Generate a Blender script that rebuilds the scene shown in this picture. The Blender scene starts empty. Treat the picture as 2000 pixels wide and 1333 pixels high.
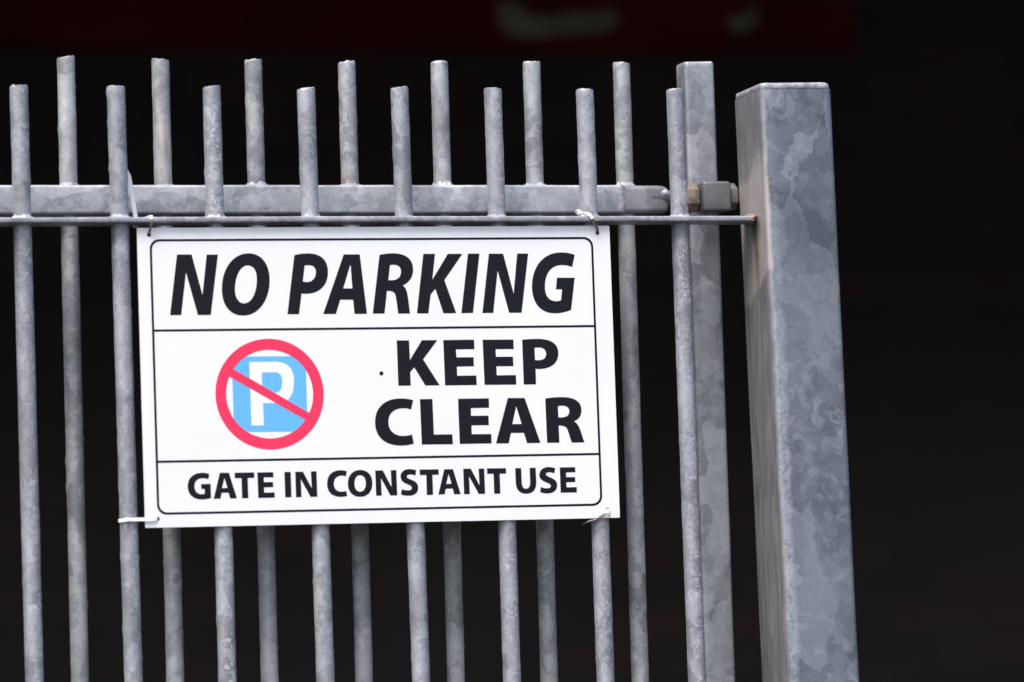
import bpy, bmesh, math, random
from mathutils import Vector, Matrix, noise
rad = math.radians
S = bpy.context.scene
COL = S.collection
random.seed(7)

# ---------------------------------------------------------------- camera
cam_data = bpy.data.cameras.new("camera")
cam = bpy.data.objects.new("camera", cam_data)
COL.objects.link(cam)
cam_data.sensor_width = 36.0
cam_data.lens = 36.0 * 9500 / 2000
cam_data.clip_start = 0.1
cam_data.clip_end = 2000
cam.matrix_world = Matrix((
    (0.96254, 0.00876, -0.27100, 0.0),
    (-0.26920, -0.08873, -0.95899, -5.34329),
    (-0.03245, 0.99602, -0.08304, 1.5),
    (0, 0, 0, 1)))
cam_data.dof.use_dof = True
cam_data.dof.focus_distance = 5.62
cam_data.dof.aperture_fstop = 3.6
S.camera = cam

# ---------------------------------------------------------------- light
SUN_DIR = Vector((-0.34, -0.36, 0.86)).normalized()      # towards the sun
w = bpy.data.worlds.new("World")
S.world = w
w.use_nodes = True
nt = w.node_tree
bg = nt.nodes["Background"]
sky = nt.nodes.new("ShaderNodeTexSky")
sky.sky_type = 'NISHITA'
sky.sun_disc = False
sky.sun_elevation = math.asin(SUN_DIR.z)
sky.sun_rotation = math.atan2(SUN_DIR.x, SUN_DIR.y)
sky.air_density = 1.0
sky.dust_density = 4.0
sky.ozone_density = 0.9
nt.links.new(sky.outputs[0], bg.inputs[0])
bg.inputs[1].default_value = 0.10
sun_data = bpy.data.lights.new("sun", 'SUN')
sun_data.energy = 1.35
sun_data.angle = rad(24)
sun_data.color = (1.0, 0.975, 0.985)
sun = bpy.data.objects.new("sun", sun_data)
sun.rotation_euler = SUN_DIR.to_track_quat('Z', 'Y').to_euler()
sun.location = (-4, -4, 8)
COL.objects.link(sun)
S.view_settings.view_transform = 'Standard'
S.view_settings.look = 'None'
S.view_settings.gamma = 1
S.view_settings.use_curve_mapping = False
S.view_settings.exposure = 1.36

GLYPHS = {
    'no_parking': [
        'M 44.91 -30.29 L 61.66 -30.39 L 72.77 -76.04 L 78.94 -30.62 L 91.91 -30.70 L 81.65 -98.89 L 66.85 -98.87 L 54.60 -50.70 L 47.83 -98.69 L 35.04 -98.75 Z',
        'M 95.20 -69.53 C 95.89 -46.42 109.29 -29.34 127.27 -29.44 C 142.79 -29.54 151.22 -42.52 150.67 -60.21 C 149.99 -82.16 136.88 -100.19 118.91 -100.02 C 102.82 -99.87 94.67 -87.16 95.20 -69.53 Z M 110.21 -70.26 C 110.60 -57.48 116.61 -43.21 125.60 -43.27 C 133.05 -43.32 136.14 -49.74 135.84 -59.49 C 135.41 -73.51 129.25 -86.12 120.57 -86.05 C 113.14 -85.98 109.97 -78.17 110.21 -70.26 Z',
        'M 180.01 -32.02 C 184.74 -30.64 190.38 -29.94 196.62 -29.97 C 211.63 -30.06 218.99 -38.68 218.59 -51.23 C 218.10 -66.22 208.28 -76.05 192.35 -75.92 C 190.79 -75.91 188.93 -75.77 187.06 -75.45 L 183.45 -99.04 L 170.00 -98.92 Z M 191.68 -43.89 C 193.38 -43.41 194.95 -43.42 196.51 -43.43 C 201.82 -43.47 204.66 -46.55 204.50 -51.44 C 204.29 -58.16 199.96 -62.54 193.40 -62.49 C 191.84 -62.47 190.60 -62.34 189.05 -61.84 Z',
        'M 237.59 -31.32 L 256.24 -31.43 L 262.56 -99.35 L 247.93 -99.22 L 246.89 -83.10 L 231.84 -82.98 L 226.18 -99.14 L 211.42 -99.00 Z M 244.52 -44.05 L 245.15 -44.06 L 246.37 -70.11 L 235.70 -70.15 Z',
        'M 279.30 -32.31 C 283.44 -31.10 289.77 -30.40 295.44 -30.43 C 310.59 -30.52 318.58 -37.46 318.18 -49.15 C 317.88 -58.07 313.26 -63.88 305.57 -67.20 C 308.66 -69.37 310.40 -73.69 311.10 -81.07 C 311.74 -86.60 312.27 -93.36 313.01 -99.51 L 299.00 -99.38 C 298.39 -93.24 297.69 -85.87 296.82 -79.72 C 295.85 -74.80 293.38 -73.37 286.76 -73.32 L 282.94 -99.23 L 269.23 -99.11 Z M 291.20 -44.18 C 292.48 -43.57 293.74 -43.58 295.32 -43.59 C 301.00 -43.63 304.06 -46.29 303.90 -51.21 C 303.69 -57.35 299.78 -61.20 293.16 -61.15 L 288.74 -61.11 Z',
        'M 330.81 -31.26 L 344.62 -31.34 L 340.44 -61.00 L 359.65 -31.43 L 376.93 -31.53 L 354.62 -61.54 L 367.27 -99.52 L 352.23 -99.57 L 343.56 -71.49 L 337.90 -77.91 L 334.50 -99.53 L 320.91 -99.40 Z',
        'M 383.49 -31.39 L 397.13 -31.45 L 387.09 -99.36 L 373.30 -99.58 Z',
        'M 408.28 -31.52 L 425.20 -31.62 L 436.07 -77.68 L 441.87 -31.58 L 454.95 -31.66 L 444.79 -99.76 L 429.93 -99.63 L 417.95 -51.13 L 411.09 -99.65 L 398.21 -99.66 Z',
        'M 510.60 -33.42 C 505.61 -31.57 500.25 -30.63 494.19 -30.59 C 473.33 -30.47 458.97 -46.74 458.15 -69.43 C 457.45 -88.87 467.42 -100.62 484.21 -100.77 C 491.61 -100.84 498.40 -99.28 504.02 -96.74 L 509.49 -59.88 L 488.41 -59.73 L 486.57 -73.22 L 493.97 -73.28 L 492.16 -85.92 C 490.12 -86.55 488.43 -86.74 486.07 -86.71 C 477.34 -86.64 473.21 -79.93 473.59 -69.55 C 474.13 -54.63 482.21 -45.14 494.33 -45.22 C 499.04 -45.25 503.05 -46.06 506.90 -47.84 Z',
    ],
    'keep': [
        'M 296.21 -129.85 L 310.69 -130.00 L 311.07 -152.34 L 325.77 -129.97 L 343.94 -130.16 L 326.46 -151.92 L 345.04 -181.80 L 328.10 -181.72 L 315.78 -160.83 L 310.90 -166.37 L 311.05 -181.64 L 296.47 -181.55 Z',
        'M 350.86 -130.09 L 387.22 -129.98 L 387.35 -140.94 L 365.51 -140.94 L 365.71 -150.05 L 386.01 -150.04 L 386.16 -160.50 L 365.86 -160.65 L 366.01 -171.04 L 388.52 -170.98 L 388.64 -182.03 L 351.28 -181.88 Z',
        'M 397.41 -130.19 L 433.88 -130.38 L 433.90 -141.31 L 412.33 -141.27 L 412.53 -149.95 L 432.66 -149.99 L 432.79 -160.87 L 412.56 -160.92 L 412.71 -171.14 L 435.37 -171.08 L 435.49 -182.15 L 397.86 -181.90 Z',
        'M 444.21 -130.74 C 450.44 -130.16 456.67 -129.87 462.88 -129.94 C 478.96 -130.11 487.16 -135.81 486.76 -146.81 C 486.34 -158.32 477.17 -164.71 463.18 -164.53 C 461.63 -164.52 460.34 -164.40 459.05 -164.23 L 458.92 -182.21 L 444.33 -182.12 Z M 458.63 -140.14 C 460.19 -139.91 461.49 -139.87 463.56 -139.90 C 469.26 -139.96 472.38 -142.65 472.20 -147.40 C 472.03 -152.15 468.47 -154.45 462.51 -154.38 L 458.79 -154.34 Z',
    ],
    'clear': [
        'M 313.22 -198.26 C 308.29 -196.67 303.51 -196.08 298.71 -196.02 C 280.15 -195.76 268.34 -205.59 267.79 -222.44 C 267.23 -239.29 278.37 -249.34 297.51 -249.66 C 302.90 -249.75 307.72 -249.13 312.45 -247.47 L 310.52 -237.07 C 306.88 -238.30 303.87 -238.71 300.28 -238.66 C 289.50 -238.48 283.13 -231.98 283.45 -222.39 C 283.77 -212.80 290.55 -207.08 301.33 -207.24 C 304.93 -207.29 307.91 -207.91 310.39 -209.12 Z',
        'M 321.18 -197.20 L 335.91 -197.12 L 336.21 -237.66 L 358.01 -237.72 L 358.22 -249.10 L 321.65 -248.90 Z',
        'M 365.95 -197.36 L 402.37 -197.29 L 402.33 -208.16 L 380.77 -208.18 L 380.71 -217.01 L 401.32 -217.07 L 401.38 -228.03 L 380.83 -227.96 L 380.88 -237.98 L 403.77 -238.11 L 403.89 -248.92 L 366.25 -248.92 Z',
        'M 424.87 -197.31 L 444.79 -197.47 L 461.79 -249.29 L 445.97 -249.32 L 442.45 -237.43 L 427.27 -237.30 L 424.11 -249.25 L 408.97 -249.06 Z M 434.43 -206.83 L 440.08 -227.13 L 429.14 -227.26 Z',
        'M 469.24 -198.52 C 475.25 -197.43 481.98 -197.05 489.30 -197.15 C 504.57 -197.37 512.33 -202.65 511.96 -212.65 C 511.72 -219.12 508.51 -223.19 502.45 -225.04 C 506.53 -227.28 508.82 -231.43 510.44 -237.33 C 511.51 -241.46 512.88 -245.60 514.27 -249.56 L 499.28 -249.61 C 497.61 -245.35 496.28 -240.05 494.90 -235.91 C 493.55 -231.19 491.15 -229.86 484.14 -229.75 L 484.33 -249.36 L 469.70 -249.42 Z M 484.03 -207.54 C 485.88 -207.10 487.72 -207.01 489.55 -207.04 C 494.74 -207.11 497.52 -209.50 497.36 -213.91 C 497.20 -218.32 493.33 -220.49 487.84 -220.41 L 484.18 -220.35 Z',
    ],
    'gate': [
        'M 74.65 -277.87 C 72.17 -276.79 69.84 -276.34 66.62 -276.28 C 56.39 -276.10 49.79 -281.72 49.51 -291.18 C 49.25 -300.07 54.92 -306.03 65.14 -306.23 C 68.95 -306.30 72.47 -305.86 75.84 -304.77 L 75.79 -288.81 L 64.78 -289.00 L 64.90 -294.63 L 68.71 -294.53 L 68.67 -299.87 C 67.66 -300.19 66.78 -300.29 65.61 -300.27 C 60.35 -300.17 57.12 -296.78 57.29 -291.16 C 57.45 -285.59 60.88 -282.38 66.73 -282.49 C 69.07 -282.53 71.40 -282.86 73.42 -283.76 Z',
        'M 86.65 -276.65 L 97.09 -276.84 L 105.49 -305.76 L 97.68 -305.78 L 96.00 -299.25 L 88.20 -299.21 L 86.42 -305.78 L 78.74 -305.81 Z M 91.80 -282.78 L 94.81 -293.76 L 88.65 -293.93 Z',
        'M 103.54 -276.95 L 126.07 -276.90 L 126.11 -283.12 L 118.52 -283.16 L 118.53 -305.84 L 111.30 -305.87 L 111.28 -283.25 L 103.65 -283.17 Z',
        'M 129.72 -277.03 L 147.99 -277.01 L 148.22 -282.84 L 136.90 -282.75 L 136.86 -288.11 L 147.47 -288.13 L 147.47 -293.90 L 136.85 -293.98 L 136.85 -299.86 L 148.87 -299.86 L 148.98 -305.86 L 129.83 -305.83 Z',
    ],
    'in': [
        'M 160.86 -277.01 L 168.19 -276.97 L 168.18 -305.65 L 160.97 -305.80 Z',
        'M 173.39 -277.07 L 182.27 -277.11 L 191.92 -295.89 L 191.46 -276.93 L 197.98 -276.93 L 198.13 -305.72 L 190.24 -305.80 L 179.63 -285.73 L 179.88 -305.77 L 173.38 -305.81 Z',
    ],
    'constant': [
        'M 233.18 -277.57 C 230.95 -276.77 228.58 -276.33 225.91 -276.28 C 216.11 -276.10 210.10 -281.78 209.80 -291.32 C 209.49 -300.85 215.14 -306.28 225.52 -306.48 C 228.20 -306.53 230.59 -306.18 232.88 -305.35 L 231.81 -299.72 C 229.88 -300.38 228.39 -300.52 226.31 -300.48 C 220.67 -300.37 217.51 -296.96 217.69 -291.47 C 217.88 -285.68 221.25 -282.39 227.19 -282.50 C 228.98 -282.53 230.45 -282.85 231.92 -283.45 Z',
        'M 233.92 -291.48 C 234.22 -282.22 239.89 -276.24 248.65 -276.40 C 257.46 -276.56 262.76 -282.45 262.45 -291.72 C 262.14 -301.28 256.46 -306.97 247.65 -306.80 C 238.90 -306.63 233.62 -300.74 233.92 -291.48 Z M 241.66 -291.45 C 241.84 -285.84 244.46 -282.29 248.45 -282.36 C 252.50 -282.44 254.94 -286.08 254.76 -291.70 C 254.57 -297.49 251.89 -300.91 247.84 -300.84 C 243.86 -300.76 241.47 -297.24 241.66 -291.45 Z',
        'M 266.21 -277.29 L 275.05 -277.34 L 284.58 -296.20 L 284.32 -277.15 L 290.90 -277.16 L 291.01 -306.02 L 283.06 -306.09 L 272.66 -286.23 L 272.91 -305.96 L 266.34 -306.00 Z',
        'M 314.06 -278.04 C 311.58 -276.95 309.19 -276.50 306.20 -276.44 C 299.61 -276.33 295.72 -279.86 295.56 -284.62 C 295.41 -289.15 298.49 -291.82 303.22 -293.65 C 306.77 -295.17 308.41 -296.07 308.34 -298.10 C 308.29 -299.85 306.28 -300.56 303.59 -300.51 C 301.20 -300.47 298.82 -299.96 296.46 -298.92 L 295.35 -305.11 C 297.72 -306.03 300.39 -306.66 303.98 -306.73 C 311.17 -306.87 315.67 -303.18 315.84 -297.96 C 316.01 -293.02 312.92 -290.34 307.89 -288.51 C 304.05 -286.98 302.88 -286.09 302.92 -284.75 C 302.97 -283.48 304.79 -282.64 307.19 -282.68 C 309.58 -282.72 311.37 -283.16 313.02 -283.95 Z',
        'M 317.99 -277.18 L 340.39 -277.29 L 340.48 -283.46 L 332.97 -283.44 L 332.97 -306.13 L 325.58 -306.28 L 325.76 -283.49 L 318.25 -283.52 Z',
        'M 347.01 -277.29 L 357.24 -277.36 L 365.47 -306.00 L 357.75 -306.15 L 356.17 -299.59 L 348.04 -299.61 L 346.62 -305.99 L 339.10 -306.08 Z M 351.94 -282.74 L 354.98 -293.92 L 348.84 -294.10 Z',
        'M 369.30 -277.28 L 378.35 -277.27 L 387.84 -296.38 L 387.45 -277.30 L 394.09 -277.36 L 394.14 -306.25 L 386.63 -306.23 L 375.93 -286.09 L 376.13 -306.21 L 369.38 -306.20 Z',
        'M 397.42 -277.29 L 419.73 -277.37 L 419.84 -283.61 L 412.17 -283.66 L 412.23 -306.34 L 404.91 -306.46 L 404.85 -283.66 L 397.40 -283.58 Z',
    ],
    'use': [
        'M 430.73 -277.56 L 437.80 -277.56 L 437.91 -293.14 C 437.93 -298.28 439.43 -301.21 442.76 -301.27 C 446.43 -301.34 447.89 -298.15 447.93 -293.32 L 447.83 -277.55 L 454.98 -277.55 L 455.21 -293.46 C 455.22 -302.47 450.57 -307.21 442.69 -307.06 C 435.21 -306.91 430.84 -302.33 430.80 -294.29 Z',
        'M 478.38 -278.74 C 476.07 -277.60 473.75 -277.04 470.74 -276.99 C 463.71 -276.86 459.35 -280.65 459.17 -285.80 C 459.00 -290.31 462.13 -292.62 467.08 -294.65 C 471.04 -296.33 472.34 -297.32 472.29 -298.61 C 472.22 -300.54 470.52 -301.35 467.51 -301.29 C 465.16 -301.24 462.84 -300.69 460.41 -299.54 L 459.32 -305.45 C 461.96 -306.59 464.61 -307.16 467.96 -307.22 C 474.99 -307.36 479.67 -303.90 479.88 -298.11 C 480.06 -293.28 476.93 -290.96 471.97 -288.94 C 468.02 -287.25 466.85 -286.27 466.89 -284.98 C 466.94 -283.69 468.50 -283.07 470.85 -283.12 C 473.19 -283.16 475.18 -283.65 476.96 -284.52 Z',
        'M 483.65 -277.74 L 501.91 -277.67 L 502.17 -283.55 L 490.95 -283.67 L 490.89 -288.96 L 501.50 -288.96 L 501.62 -294.77 L 490.87 -294.90 L 490.99 -300.57 L 503.08 -300.61 L 502.99 -306.74 L 483.73 -306.69 Z',
    ],
    'blue': [
        'M 104.07 -146.15 L 189.37 -146.46 L 189.32 -231.80 L 104.36 -231.35 Z',
    ],
    'pee': [
        'M 124.22 -152.47 L 153.36 -152.59 C 168.36 -152.77 175.63 -160.21 175.17 -174.90 C 174.64 -191.84 168.05 -199.31 154.21 -199.11 L 138.66 -199.23 L 138.81 -224.24 L 124.66 -224.25 Z M 138.23 -164.60 L 152.99 -164.45 C 159.33 -164.53 161.76 -167.95 161.51 -175.85 C 161.25 -184.31 158.03 -187.66 152.27 -187.58 L 138.22 -187.38 Z',
    ],
    'slash': [
        'M 105.38 -160.02 L 192.41 -211.18 L 187.31 -218.90 L 100.08 -168.18 Z',
    ],
}

# ---------------------------------------------------------------- helpers
def link(o, parent=None):
    COL.objects.link(o)
    if parent is not None:
        o.parent = parent
    return o

def empty(name, loc=(0, 0, 0), rot=(0, 0, 0)):
    o = bpy.data.objects.new(name, None)
    o.location = loc
    o.rotation_euler = rot
    o.empty_display_size = 0.1
    return link(o)

def tag(o, label=None, cat=None, group=None, kind=None):
    if label: o["label"] = label
    if cat: o["category"] = cat
    if group: o["group"] = group
    if kind: o["kind"] = kind
    return o

def obj(name, bm, mat, parent=None, loc=(0, 0, 0), smooth=True, angle=35):
    bmesh.ops.recalc_face_normals(bm, faces=bm.faces)
    me = bpy.data.meshes.new(name)
    if smooth:
        ang = rad(angle)
        for f in bm.faces: f.smooth = True
        for e in bm.edges:
            if len(e.link_faces) != 2 or e.calc_face_angle(3.2) > ang:
                e.smooth = False
    bm.to_mesh(me)
    bm.free()
    me.materials.append(mat)
    o = bpy.data.objects.new(name, me)
    o.location = loc
    return link(o, parent)

def box(x0, x1, y0, y1, z0, z1, bev=0.0, seg=2, bm=None, cuts=0):
    bm2 = bmesh.new()
    bmesh.ops.create_cube(bm2, size=1)
    for v in bm2.verts:
        v.co = Vector(((x0 + x1) / 2 + v.co.x * (x1 - x0), (y0 + y1) / 2 + v.co.y * (y1 - y0), (z0 + z1) / 2 + v.co.z * (z1 - z0)))
    if bev:
        bmesh.ops.bevel(bm2, geom=list(bm2.edges), offset=bev, segments=seg, profile=0.5, affect='EDGES')
    if bm is None:
        return bm2
    me = bpy.data.meshes.new("tmp"); bm2.to_mesh(me); bm2.free(); bm.from_mesh(me); bpy.data.meshes.remove(me)
    return bm

def rounded_section(hx, hy, r, n=4):
    pts = []
    for cx, cy, a0 in ((hx - r, hy - r, 0), (-hx + r, hy - r, 90), (-hx + r, -hy + r, 180), (hx - r, -hy + r, 270)):
        for k in range(n + 1):
            a = rad(a0 + 90 * k / n)
            pts.append((cx + r * math.cos(a), cy + r * math.sin(a)))
    return pts

def sweep(bm, rings, cap=True):
    """rings: list of lists of Vector, all the same length; joined in order"""
    vr = [[bm.verts.new(p) for p in ring] for ring in rings]
    n = len(vr[0])
    for a, b in zip(vr, vr[1:]):
        for i in range(n):
            bm.faces.new((a[i], a[(i + 1) % n], b[(i + 1) % n], b[i]))
    if cap:
        bm.faces.new(vr[0][::-1])
        bm.faces.new(vr[-1])
    return bm

def uneven(p, amp, scale, seed):
    q = Vector(p) * scale + Vector((seed * 7.3, seed * 3.1, seed * 1.7))
    return noise.noise(q) * amp

# ---------------------------------------------------------------- materials
class N:
    def __init__(s, name):
        s.m = bpy.data.materials.new(name)
        s.m.use_nodes = True
        s.t = s.m.node_tree
        s.p = s.t.nodes["Principled BSDF"]
    def n(s, typ, **kw):
        x = s.t.nodes.new(typ)
        for k, v in kw.items(): setattr(x, k, v)
        return x
    def l(s, a, b): s.t.links.new(a, b)
    def math(s, op, a, b=None, clamp=False):
        x = s.n("ShaderNodeMath", operation=op, use_clamp=clamp)
        for i, v in enumerate((a, b)):
            if v is None: continue
            if isinstance(v, (int, float)): x.inputs[i].default_value = v
            else: s.l(v, x.inputs[i])
        return x.outputs[0]
    def rng(s, v, a, b, c=0.0, d=1.0, smooth=False):
        x = s.n("ShaderNodeMapRange")
        if smooth: x.interpolation_type = 'SMOOTHSTEP'
        s.l(v, x.inputs[0])
        for i, q in enumerate((a, b, c, d)): x.inputs[i + 1].default_value = q
        return x.outputs[0]
    def mix(s, f, a, b, blend='MIX'):
        x = s.n("ShaderNodeMix", data_type='RGBA', blend_type=blend)
        x.inputs[0].default_value = 1.0
        if isinstance(f, (int, float)): x.inputs[0].default_value = f
        else: s.l(f, x.inputs[0])
        for i, v in ((6, a), (7, b)):
            if isinstance(v, tuple): x.inputs[i].default_value = (*v, 1)
            else: s.l(v, x.inputs[i])
        return x.outputs[2]
    def noise(s, vec, scale, detail=4, dist=0.0, rough=0.5, stretch=None):
        if stretch:
            mp = s.n("ShaderNodeMapping"); mp.inputs[3].default_value = stretch
            s.l(vec, mp.inputs[0]); vec = mp.outputs[0]
        x = s.n("ShaderNodeTexNoise")
        s.l(vec, x.inputs["Vector"])
        x.inputs["Scale"].default_value = scale
        x.inputs["Detail"].default_value = detail
        x.inputs["Distortion"].default_value = dist
        x.inputs["Roughness"].default_value = rough
        return x
    def vor(s, vec, scale, feature='F1', stretch=None):
        if stretch:
            mp = s.n("ShaderNodeMapping"); mp.inputs[3].default_value = stretch
            s.l(vec, mp.inputs[0]); vec = mp.outputs[0]
        x = s.n("ShaderNodeTexVoronoi", feature=feature)
        s.l(vec, x.inputs["Vector"]); x.inputs["Scale"].default_value = scale
        return x
    def sep(s, v):
        x = s.n("ShaderNodeSeparateXYZ"); s.l(v, x.inputs[0]); return x.outputs

def coords(k):
    tc = k.n("ShaderNodeTexCoord")
    oi = k.n("ShaderNodeObjectInfo")
    m = k.math('MULTIPLY', oi.outputs["Random"], 37.0)
    cb = k.n("ShaderNodeCombineXYZ")
    k.l(m, cb.inputs[0]); k.l(m, cb.inputs[1]); k.l(m, cb.inputs[2])
    va = k.n("ShaderNodeVectorMath", operation='ADD')
    k.l(tc.outputs["Object"], va.inputs[0]); k.l(cb.outputs[0], va.inputs[1])
    return tc.outputs["Object"], va.outputs[0]

def warp(k, vec, scale, amount, detail=4):
    nz = k.noise(vec, scale, detail)
    sb = k.n("ShaderNodeVectorMath", operation='SUBTRACT'); k.l(nz.outputs["Color"], sb.inputs[0]); sb.inputs[1].default_value = (.5, .5, .5)
    sc = k.n("ShaderNodeVectorMath", operation='SCALE'); k.l(sb.outputs[0], sc.inputs[0]); sc.inputs["Scale"].default_value = amount
    ad = k.n("ShaderNodeVectorMath", operation='ADD'); k.l(vec, ad.inputs[0]); k.l(sc.outputs[0], ad.inputs[1])
    return ad.outputs[0]

def galvanised(name, spangle=28, dark=(.20, .215, .24), light=(.36, .37, .40), blotch=0.3, blotch_scale=90,
               rough=(.38, .62), metallic=.45, chips=.25, bump=.25, post=False, grime=.25, side=0.0, stretch=(1, 1, .55), fine=.6, wamp=.9, stains=()):
    k = N(name)
    raw, vec = coords(k)
    wv = warp(k, vec, spangle * 1.3, 1.0 / spangle * wamp)
    v1 = k.vor(wv, spangle, stretch=stretch)
    c1 = k.sep(v1.outputs["Color"])
    wv2 = warp(k, vec, spangle * 4, .5 / spangle)
    v2 = k.vor(wv2, spangle * 2.4, 'SMOOTH_F1', stretch=(1, 1, .8)); v2.inputs['Smoothness'].default_value = .35
    c2 = k.sep(v2.outputs["Color"])
    n1 = k.noise(vec, spangle * .35, 3)
    v0 = k.vor(wv, spangle * .42, 'SMOOTH_F1', stretch=(1, 1, .5)); v0.inputs['Smoothness'].default_value = .25
    c0 = k.sep(v0.outputs["Color"])
    n2 = k.noise(vec, 420, 5, rough=.65)
    a = k.math('MULTIPLY', c1[0], .50)
    a = k.math('ADD', a, k.math('MULTIPLY', c2[1], .28))
    a = k.math('ADD', a, k.math('MULTIPLY', n1.outputs[0], .55))
    a = k.math('ADD', a, k.math('MULTIPLY', k.math('SUBTRACT', n2.outputs[0], .5), fine))
    a = k.math('ADD', a, k.math('MULTIPLY', k.math('SUBTRACT', c0[0], .5), .30))
    f = k.rng(a, .30, 1.0)
    col = k.mix(f, dark, light)
    # slight hue drift between crystals
    col = k.mix(k.math('MULTIPLY', c1[1], .35), col, k.mix(1.0, col, (.92, .97, 1.10), 'MULTIPLY'))
    # pale crystal faces
    v3 = k.vor(warp(k, vec, spangle * 3, .7 / spangle), spangle * 1.7, stretch=(1, 1, .8))
    c3 = k.sep(v3.outputs["Color"])
    chip = k.math('MULTIPLY', k.rng(c3[2], .90, .915), k.rng(c3[0], 0, 1, .35, 1))
    c2 = [k.math('ADD', k.math('MULTIPLY', c2[i], .6), k.math('MULTIPLY', c3[i], .4)) for i in range(3)]
    col = k.mix(k.math('MULTIPLY', chip, chips), col, (.56, .58, .62))
    # pale bubbly blotches of zinc
    bz = k.noise(vec, blotch_scale, 5, dist=1.2, rough=.6)
    bl = k.rng(bz.outputs[0], .50, .60, smooth=True)
    big = k.rng(k.noise(vec, blotch_scale * .22, 2).outputs[0], .38, .62)
    bl = k.math('MULTIPLY', bl, k.math('ADD', k.math('MULTIPLY', big, .8), .2))
    if side:  # blotches weighted to the right half, a highlight painted into the colour
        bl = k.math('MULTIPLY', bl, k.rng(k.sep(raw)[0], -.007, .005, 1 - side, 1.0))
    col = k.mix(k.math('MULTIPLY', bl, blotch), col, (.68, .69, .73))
    # fine dark pitting and grime
    pt = k.vor(vec, 260)
    pit = k.rng(pt.outputs["Distance"], .08, .16, 1, 0)
    pit = k.math('MULTIPLY', pit, k.rng(k.noise(vec, 30, 2).outputs[0], .52, .62))
    col = k.mix(k.math('MULTIPLY', pit, .55), col, (.08, .08, .085))
    gr = k.rng(k.noise(vec, 22, 6, dist=.6, rough=.7, stretch=(1, 1, .35)).outputs[0], .56, .74)
    col = k.mix(k.math('MULTIPLY', gr, grime), col, (.11, .105, .095))
    for z0, z1, x0, sc, str_, c_ in stains:
        xx, yy, zq = k.sep(raw)
        ns = k.noise(vec, 1, 5, rough=.65, stretch=(260, 260, sc)).outputs[0]
        zj = k.math('ADD', zq, k.math('MULTIPLY', k.math('SUBTRACT', ns, .5), .03))
        sm = k.math('MULTIPLY', k.rng(zj, z0, z0 + .012), k.rng(zj, z1 - .012, z1, 1, 0))
        sm = k.math('MULTIPLY', sm, k.rng(ns, .38, .55))
        sm = k.math('MULTIPLY', sm, k.rng(xx, x0, x0 + .006))
        col = k.mix(k.math('MULTIPLY', sm, str_), col, c_)
    if post:
        x, y, z = k.sep(raw)
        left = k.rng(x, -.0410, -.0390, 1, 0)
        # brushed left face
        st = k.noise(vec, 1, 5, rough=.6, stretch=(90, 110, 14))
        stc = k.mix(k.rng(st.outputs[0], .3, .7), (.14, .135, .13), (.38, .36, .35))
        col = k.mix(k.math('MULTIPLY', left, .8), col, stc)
        # bare pinkish patch where the rail was welded on
        edge = k.math('MULTIPLY', k.math('SUBTRACT', k.noise(vec, 26, 4).outputs[0], .5), .05)
        zz = k.math('ADD', z, edge)
        slope = k.math('MULTIPLY', y, .35)
        zz = k.math('ADD', zz, slope)
        pm = k.math('MULTIPLY', k.rng(zz, 2.012, 2.020), k.rng(zz, 2.150, 2.166, 1, 0))
        wid = k.rng(k.math('ADD', x, k.math('MULTIPLY', edge, .25)), -.0410, -.0365, 1, 0)
        pm = k.math('MULTIPLY', pm, wid)
        col = k.mix(k.math('MULTIPLY', pm, .85), col, k.mix(st.outputs[0], (.40, .355, .335), (.56, .50, .47)))
        # green algae running down from the weld, darker patch around and below it
        ay = k.math('ABSOLUTE', k.math('ADD', k.math('ADD', y, .009), k.math('MULTIPLY', edge, .10)))
        s1 = k.rng(ay, .004, .010, 1, 0)
        az = k.math('MULTIPLY', k.rng(z, 1.99, 2.06), k.rng(z, 2.098, 2.100, 1, 0))
        al = k.math('MULTIPLY', k.math('MULTIPLY', s1, az), left)
        col = k.mix(k.math('MULTIPLY', al, .8), col, (.13, .115, .035))
        weld_dark = k.math('MULTIPLY', k.math('MULTIPLY', k.rng(ay, .010, .022, 1, 0), k.rng(z, 2.070, 2.090)), k.rng(z, 2.097, 2.106, 1, 0))
        weld_dark = k.math('MULTIPLY', weld_dark, left)
        col = k.mix(k.math('MULTIPLY', weld_dark, .75), col, (.05, .04, .03))
        # pale, speckled strip down the front left corner, stronger lower down
        ex = k.math('ABSOLUTE', k.math('ADD', x, .0355))
        ex = k.math('ADD', ex, k.math('MULTIPLY', edge, .30))
        em = k.math('MULTIPLY', k.rng(ex, .003, .009, 1, 0), k.rng(y, -.045, -.040, 1, 0))
        em = k.math('MULTIPLY', em, k.rng(z, 2.18, 1.80, .25, 1))
        em = k.math('MULTIPLY', em, k.rng(k.noise(vec, 230, 3).outputs[0], .40, .55, .45, 1))
        col = k.mix(k.math('MULTIPLY', em, .42), col, (.60, .62, .72))
        dk = k.math('MULTIPLY', k.rng(ex, .001, .004, 1, 0), k.rng(k.noise(vec, 170, 3, stretch=(1, 1, .5)).outputs[0], .60, .68))
        dk = k.math('MULTIPLY', dk, k.rng(y, -.045, -.040, 1, 0))
        col = k.mix(k.math('MULTIPLY', dk, .6), col, (.10, .08, .07))
        # small rusty stain at the right edge
        rx = k.math('MULTIPLY', k.rng(x, .0285, .0365), k.math('MULTIPLY', k.rng(z, 1.985, 2.0), k.rng(z, 2.02, 2.04, 1, 0)))
        rx = k.math('MULTIPLY', rx, k.rng(k.noise(vec, 90, 4).outputs[0], .45, .6))
        col = k.mix(k.math('MULTIPLY', rx, .45), col, (.42, .33, .29))
    k.l(col, k.p.inputs["Base Color"])
    ro = k.rng(k.math('ADD', k.math('MULTIPLY', c2[0], .6), k.math('MULTIPLY', n2.outputs[0], .4)), 0, 1, rough[0], rough[1])
    k.l(ro, k.p.inputs["Roughness"])
    k.p.inputs["Metallic"].default_value = metallic
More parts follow.
